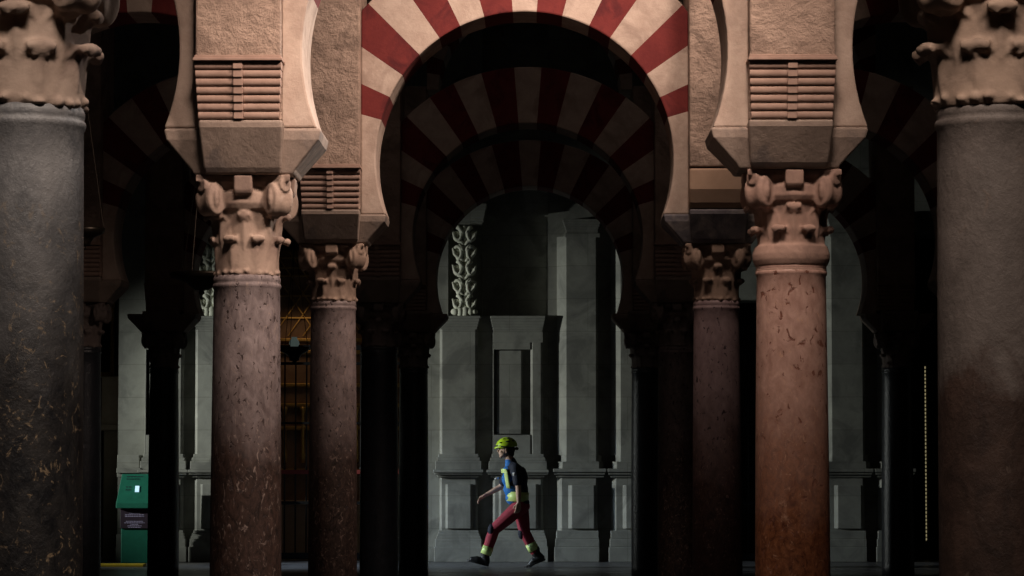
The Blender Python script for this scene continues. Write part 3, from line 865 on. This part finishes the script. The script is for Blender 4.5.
for h, k, a, he, to in ((hipL, kneL, ankL, heeL, toeL), (hipR, kneR, ankR, heeR, toeR)):
    limb(bm, [h, h.lerp(k, .45), k, k.lerp(a, .35), a], [.088, .076, .056, .054, .038])
    limb(bm, [a, he + Vector((-.01,0,.02)), to + Vector((.02,0,.01))], [.038, .036, .026])
for s, e, w in ((shL, elL, wrL), (shR, elR, wrR)):
    limb(bm, [s, s.lerp(e, .5), e, e.lerp(w, .4), w], [.056, .047, .038, .037, .026])
limb(bm, [shL, q(513, 466, 0), shR], [.05, .062, .05])
# hands: palm, four unequal curled fingers, a thumb from the side of the palm
def hand(w, d, palm_n, thumb_d):
    d = d.normalized(); n_ = palm_n.normalized(); s = d.cross(n_).normalized()
    for t in (.0, .25, .5, .75, 1.0):
        for u in (-.5, 0, .5): ball(bm, w + d*(.02+.065*t) + s*u*.055*(.7+.3*t), .0165, 8)
    for i, (L_, off) in enumerate(((.066, -.032), (.076, -.011), (.071, .011), (.056, .031))):
        b0 = w + d*.088 + s*off; p1 = b0 + d*L_*.45 + n_*.010; p2 = p1 + (d*.75 + n_*.65)*L_*.33; p3 = p2 + (d*.35+n_*.95)*L_*.26
        limb(bm, [b0, p1, p2, p3], [.0095, .009, .0082, .007], 8)
    t0 = w + d*.03 + thumb_d.normalized()*.026
    limb(bm, [t0, t0 + thumb_d.normalized()*.026 + d*.022, t0 + thumb_d.normalized()*.034 + d*.052 + n_*.010], [.013, .011, .0085], 8)
hand(wrL, Vector((-.10, .05, -1)), Vector((-.5, 1, 0)), Vector((-1, -.2, 0)))
hand(wrR, (wrR-elR) + Vector((-.02, 0, -.02)), Vector((.2, -.4, -1)), Vector((.1, -1, .2)))
# head with face
ball(bm, hd + Vector((.018, 0, .015)), (.096, .078, .105), 24)
ball(bm, hd + Vector((-.03, 0, -.045)), (.058, .055, .068), 18)
ball(bm, hd + Vector((-.062, 0, -.098)), (.026, .030, .022), 12)           # chin
limb(bm, [hd + Vector((-.084, 0, .005)), hd + Vector((-.104, 0, -.030)), hd + Vector((-.088, 0, -.042))], [.010, .014, .013], 10)  # nose
ball(bm, hd + Vector((-.083, 0, -.062)), (.012, .024, .007), 10); ball(bm, hd + Vector((-.080, 0, -.074)), (.012, .021, .007), 10)  # lips
ball(bm, hd + Vector((-.078, 0, .020)), (.014, .055, .010), 12)            # brow
for s in (-1, 1):
    ball(bm, hd + Vector((.012, s*.080, -.022)), (.020, .010, .032), 12)   # ears
    ball(bm, hd + Vector((-.058, s*.034, -.035)), (.024, .022, .022), 10)
body = remeshed(bm, 'body', M['skin'], .006, 1, person)
for s in (-1, 1):
    bm = bmesh.new(); ball(bm, hd + Vector((-.080, s*.030, .002)), .0105, 10); finish(bm, 'eye', M['hair'], person, smooth=True)
# hair
bm = bmesh.new(); ball(bm, hd + Vector((.040, 0, -.005)), (.085, .082, .095), 18); ball(bm, hd + Vector((.075, 0, -.06)), (.040, .055, .05), 14)
remeshed(bm, 'hair', M['hair'], .008, 1, person)
# shirt
bm = bmesh.new()
ball(bm, q(519.5, 502.5), (.135, .172, .085), 20); ball(bm, q(518, 494), (.125, .162, .13), 20); ball(bm, q(515.5, 482), (.142, .172, .14), 20); ball(bm, q(514, 472), (.138, .185, .115), 20)
for s, e in ((shL, elL), (shR, elR)): limb(bm, [s, s.lerp(e, .4), s.lerp(e, .72)], [.074, .067, .066])
limb(bm, [shL + Vector((0,0,-.005)), q(513, 466.5), shR + Vector((0,0,-.005))], [.066, .078, .066]); limb(bm, [q(512.8, 466), q(511.5, 461.8)], [.078, .067])
remeshed(bm, 'shirt', M['navy'], .008, 2, person)
bm = bmesh.new()
for c_, r_ in ((q(514.6, 498), (.125, .150, .10)), (q(513.0, 489), (.128, .158, .12)), (q(511.2, 479), (.128, .162, .12)), (q(510.0, 471.5), (.105, .150, .085))): ball(bm, c_, r_, 20)
limb(bm, [q(510.5, 465), q(509.6, 461.2)], [.075, .062])
remeshed(bm, 'vest_front', M['shirt'], .008, 2, person)
# navy vest back and backpack-like panel
bm = bmesh.new(); ball(bm, q(521.5, 479), (.085, .165, .17), 18); ball(bm, q(523, 490), (.07, .15, .13), 18); remeshed(bm, 'vest_back', M['navy'], .009, 2, person)
# reflective tapes
def ring(name, c, ax_, rx, ry, h, mat, par):
    bm = bmesh.new(); n = 36
    R = Vector((0,0,1)).rotation_difference(ax_.normalized()).to_matrix()
    secs = []
    for (k, zz) in ((1.0, -h/2), (1.0, h/2), (.93, h/2), (.93, -h/2)):
        secs.append([bm.verts.new(c + R @ Vector((rx*k*math.cos(2*PI*i/n), ry*k*math.sin(2*PI*i/n), zz))) for i in range(n)])
    for j in range(4):
        a, b = secs[j], secs[(j+1) % 4]
        for i in range(n): bm.faces.new([a[i], a[(i+1)%n], b[(i+1)%n], b[i]])
    return finish(bm, name, mat, par, smooth=True)
ring('waist_band', q(517.5, 496.5), Vector((.05,0,1)), .150, .182, .125, M['tape'], person)
ring('trouser_band', kneL.lerp(ankL, .80), kneL-ankL, .074, .070, .11, M['tape'], person)
ring('trouser_band', kneR.lerp(ankR, .70), kneR-ankR, .074, .070, .11, M['tape'], person)
# strip down the chest, shaped like a 7, wrapping the front of the near side
bm = bmesh.new()
def torso_pt(ang, py, off=.006):
    c = q(512.6 + (py-482)*.16, py); rx = .138+off; ry = .172+off
    k = 1.0 - .0009*abs(py-480)**1.5
    return c + Vector((-rx*k*math.cos(ang), -ry*k*math.sin(ang), 0))
def patch(a0, a1, p0, p1, n=6, m=6):
    for s_off in (0,):
        G = [[bm.verts.new(torso_pt(a0+(a1-a0)*i/n, p0+(p1-p0)*j/m, .010)) for i in range(n+1)] for j in range(m+1)]
        H = [[bm.verts.new(torso_pt(a0+(a1-a0)*i/n, p0+(p1-p0)*j/m, -.006)) for i in range(n+1)] for j in range(m+1)]
        for j in range(m):
            for i in range(n):
                bm.faces.new([G[j][i], G[j][i+1], G[j+1][i+1], G[j+1][i]]); bm.faces.new([H[j][i], H[j+1][i], H[j+1][i+1], H[j][i+1]])
        for j in range(m):
            bm.faces.new([G[j][0], G[j+1][0], H[j+1][0], H[j][0]]); bm.faces.new([G[j][n], H[j][n], H[j+1][n], G[j+1][n]])
        for i in range(n):
            bm.faces.new([G[0][i], H[0][i], H[0][i+1], G[0][i+1]]); bm.faces.new([G[m][i], G[m][i+1], H[m][i+1], H[m][i]])
patch(.88, 1.25, 470, 488); patch(.50, 1.22, 468.8, 473)
finish(bm, 'chest_strip', M['tape'], person, smooth=True)
bm = bmesh.new(); ball(bm, shL.lerp(elL, .30) + Vector((-.028, -.052, 0)), (.026, .016, .028), 12); finish(bm, 'sleeve_badge', M['white'], person, smooth=True)
bm = bmesh.new(); ball(bm, q(492.5, 478.5, .02) + Vector((.055, 0, 0)), (.03, .012, .014), 10); tube(bm, [q(499, 477.5, .02), q(496, 478.3, .02)], .008, 6)
finish(bm, 'radio_microphone', M['white'], person, smooth=True)
# trousers
bm = bmesh.new()
ball(bm, q(520, 506), (.135, .172, .095), 20)
for h, k, a in ((hipL, kneL, ankL), (hipR, kneR, ankR)):
    limb(bm, [h, h.lerp(k, .4), k, k.lerp(a, .4), k.lerp(a, .90)], [.108, .098, .076, .074, .064])
remeshed(bm, 'trousers', M['trouser'], .009, 2, person)
bm = bmesh.new(); ball(bm, kneL + Vector((-.038, -.02, -.01)), (.052, .062, .085), 14); finish(bm, 'knee_patch', M['navy'], person, smooth=True)
bm = bmesh.new(); ball(bm, kneR + Vector((-.040, -.01, -.01)), (.050, .058, .085), 14); finish(bm, 'knee_patch', M['navy'], person, smooth=True)
# boots
for a, he, to in ((ankL, heeL, toeL), (ankR, heeR, toeR)):
    bm = bmesh.new(); d = (to-he).normalized()
    limb(bm, [a + Vector((0,0,.05)), a, he + Vector((.0,0,.035))], [.060, .058, .050])
    limb(bm, [he + Vector((0,0,.03)), he.lerp(to, .55) + Vector((0,0,.030)), to + Vector((.03,0,.012))], [.048, .050, .038])
    b_ = remeshed(bm, 'boot', M['black'], .008, 2, person)
    bm = bmesh.new(); up = Vector((-d.z, 0, d.x)) * (-1 if d.x < 0 else 1)
    if up.z < 0: up = -up
    n = 10; A = []; B = []
    for i in range(2*n):
        t = i/(2*n)*2*PI
        p = he.lerp(to, .5) + d*math.cos(t)*.150 + Vector((0, math.sin(t)*.048, 0)) - up*.022
        A.append(bm.verts.new(p)); B.append(bm.verts.new(p + up*.026))
    for i in range(2*n): bm.faces.new([A[i], A[(i+1)%(2*n)], B[(i+1)%(2*n)], B[i]])
    bm.faces.new(A[::-1]); bm.faces.new(B); finish(bm, 'sole', M['black'], b_, bevel=.004)
# helmet: ridged shell, front peak, dark vents, rear adjuster and chin strap
bm = bmesh.new()
hc = hd + Vector((.012, 0, .035))
n, mrow = 36, 12; rows = []
tilt = Matrix.Rotation(math.radians(-8), 3, 'Y')
for j in range(mrow):
    ph = (PI/2)*j/mrow; row = []
    for i in range(n):
        th = 2*PI*i/n; rr = 1 + .03*math.cos(6*th)*math.sin(ph*1.5)
        x = .142*math.cos(ph)*math.cos(th)*rr; y = .112*math.cos(ph)*math.sin(th)*rr; z = .122*math.sin(ph) - (.018 if j == 0 else 0)
        if j == 0 and math.cos(th) < -.55: x -= .028; z += .018
        row.append(bm.verts.new(hc + tilt @ Vector((x, y, z))))
    rows.append(row)
top = bm.verts.new(hc + tilt @ Vector((0, 0, .124)))
for a, b in zip(rows, rows[1:]):
    for i in range(n): bm.faces.new([a[i], a[(i+1)%n], b[(i+1)%n], b[i]])
for i in range(n): bm.faces.new([rows[-1][i], rows[-1][(i+1)%n], top])
hel = finish(bm, 'helmet', M['hivis'], person, smooth=True); so = hel.modifiers.new('s', 'SOLIDIFY'); so.thickness = .010; so.offset = -1
bm = bmesh.new()
for s in (-1, 1):
    for th, ph, L_ in ((60, 28, .05), (100, 30, .055), (138, 30, .045), (75, 55, .04), (115, 56, .04)):
        t, p_ = math.radians(180-th)*s, math.radians(ph)
        c = hc + tilt @ Vector((.142*math.cos(p_)*math.cos(t), .112*math.cos(p_)*math.sin(t), .122*math.sin(p_)))
        ball(bm, c, (L_*.5, .009, .010), 8)
finish(bm, 'helmet_vent', M['black'], hel, smooth=True)
ring('helmet_rim', hc + Vector((.0, 0, -.012)), Vector((.13, 0, 1)), .143, .113, .020, M['black'], hel)
bm = bmesh.new()
for s in (-1, 1): tube(bm, [hc + Vector((-.03, s*.100, -.01)), hd + Vector((-.015, s*.072, -.05)), hd + Vector((-.055, s*.028, -.118)), hd + Vector((-.062, 0, -.122))], .006, 6)
finish(bm, 'chin_strap', M['black'], hel)
bm = bmesh.new(); ball(bm, hc + Vector((.132, 0, -.03)), (.028, .035, .022), 10); finish(bm, 'helmet_adjuster', M['black'], hel, smooth=True)

# put each Empty at the foot of its thing
bpy.context.view_layer.update()
for o in list(C.objects):
    if o.type == 'EMPTY' and o.parent is None and o.location.length < 1e-6:
        pts = []
        for ch in o.children: pts += [ch.matrix_world @ Vector(c) for c in ch.bound_box]
        b_ = Vector(((min(p.x for p in pts)+max(p.x for p in pts))/2, (min(p.y for p in pts)+max(p.y for p in pts))/2, min(p.z for p in pts)))
        o.location = b_
        for ch in o.children: ch.location = ch.location - b_

# ------------------------------------------------------------------ light
def area(name, loc, target, size, power, col, spread=180, sy=None):
    l = bpy.data.lights.new(name, 'AREA'); l.shape = 'RECTANGLE'; l.size = size; l.size_y = sy or size; l.energy = power; l.color = col; l.spread = math.radians(spread)
    o = bpy.data.objects.new(name, l); C.objects.link(o); o.location = loc
    o.rotation_euler = (Vector(target) - Vector(loc)).to_track_quat('-Z', 'Y').to_euler(); return o
def spot(name, loc, target, power, col, ang, blend=.3, r=.05):
    l = bpy.data.lights.new(name, 'SPOT'); l.energy = power; l.color = col; l.spot_size = math.radians(ang); l.spot_blend = blend; l.shadow_soft_size = r
    o = bpy.data.objects.new(name, l); C.objects.link(o); o.location = loc
    o.rotation_euler = (Vector(target) - Vector(loc)).to_track_quat('-Z', 'Y').to_euler(); return o

WARM = (1.0, .78, .655)
def slanted(name, y, z, x, down, width, depth, power, col, spread):
    """added area light below the closed nave ceiling, falling steeply onto the arcade behind it"""
    return area(name, (x, y, z), (x - .25*x, y + math.cos(math.radians(down)), z - math.sin(math.radians(down))), width, power, col, spread, depth)
slanted('added_light_nave_one', 5.7, 6.6, .2, 47, 3.0, .7, 40, (1, .84, .72), 38)  # nave lights are added area lights, the ceiling has no openings
slanted('added_light_nave_two', 12.4, 7.6, 3.0, 47, 1.6, .8, 42, WARM, 46)
slanted('added_light_nave_two', 12.4, 7.6, .1, 46, 2.6, .8, 40, WARM, 38)
slanted('added_light_nave_three', 20.5, 8.1, 3.1, 51, 1.6, .7, 34, WARM, 44)
slanted('added_light_nave_three', 20.4, 8.1, .0, 50, 2.8, .7, 22, WARM, 37)
slanted('added_light_nave_four', 27.0, 8.3, .0, 48, 7.0, .7, 1.8, (1, .82, .74), 60)  # weak added light so the fourth row does not go black
slanted('added_light_nave_five', 34.0, 8.3, .0, 48, 7.0, .7, .7, (1, .82, .74), 60)  # weak added light for the farthest row
spot('window_left_of_facade', (-12.5, 39.4, 3.2), (5.0, 42.6, .6), 4000, (.96, 1.0, .93), 41, 1, .06)
spot('added_spot_nave_three', (2.7, 20.0, 6.4), (-1.3, 16.75, 3.7), 2300, (1, .90, .82), 16, .6, .08)  # added spot brightening the arch underside beside the rose column
spot('added_spot_nave_two', (3.0, 13.0, 6.0), (-1.5, 9.45, 2.7), 420, (1, .90, .84), 12, .8, .08)  # added spot brightening the right edge of the black column
area('added_cool_fill_on_floor', (-7.0, 40.0, 3.0), (-.5, 41.3, -.6), 1.0, 22, (.55, .75, 1.0), 45)  # added cool fill that brightens the floor
area('altar_lamp_glow', ((300-538)/68, YW+1.2, 3.6), ((300-538)/68, YA, 1.4), .5, 1.3, (1, .7, .4), 150)

w = bpy.data.worlds.new('World'); bpy.context.scene.world = w; w.use_nodes = True
w.node_tree.nodes['Background'].inputs[0].default_value = (.5, .45, .45, 1); w.node_tree.nodes['Background'].inputs[1].default_value = 0.004

# ------------------------------------------------------------------ camera
cam = bpy.data.cameras.new('camera'); cam.sensor_width = 36; cam.lens = F/1024*36; cam.clip_end = 200
co = bpy.data.objects.new('camera', cam); C.objects.link(co); co.location = (0, 0, EYE)
co.rotation_euler = (PI/2 + math.atan(172/F), 0, math.atan(26/F))
sc = bpy.context.scene; sc.camera = co
sc.view_settings.view_transform = 'Standard'; sc.view_settings.look = 'None'; sc.view_settings.gamma = 1; sc.view_settings.use_curve_mapping = False
sc.view_settings.exposure = -0.1
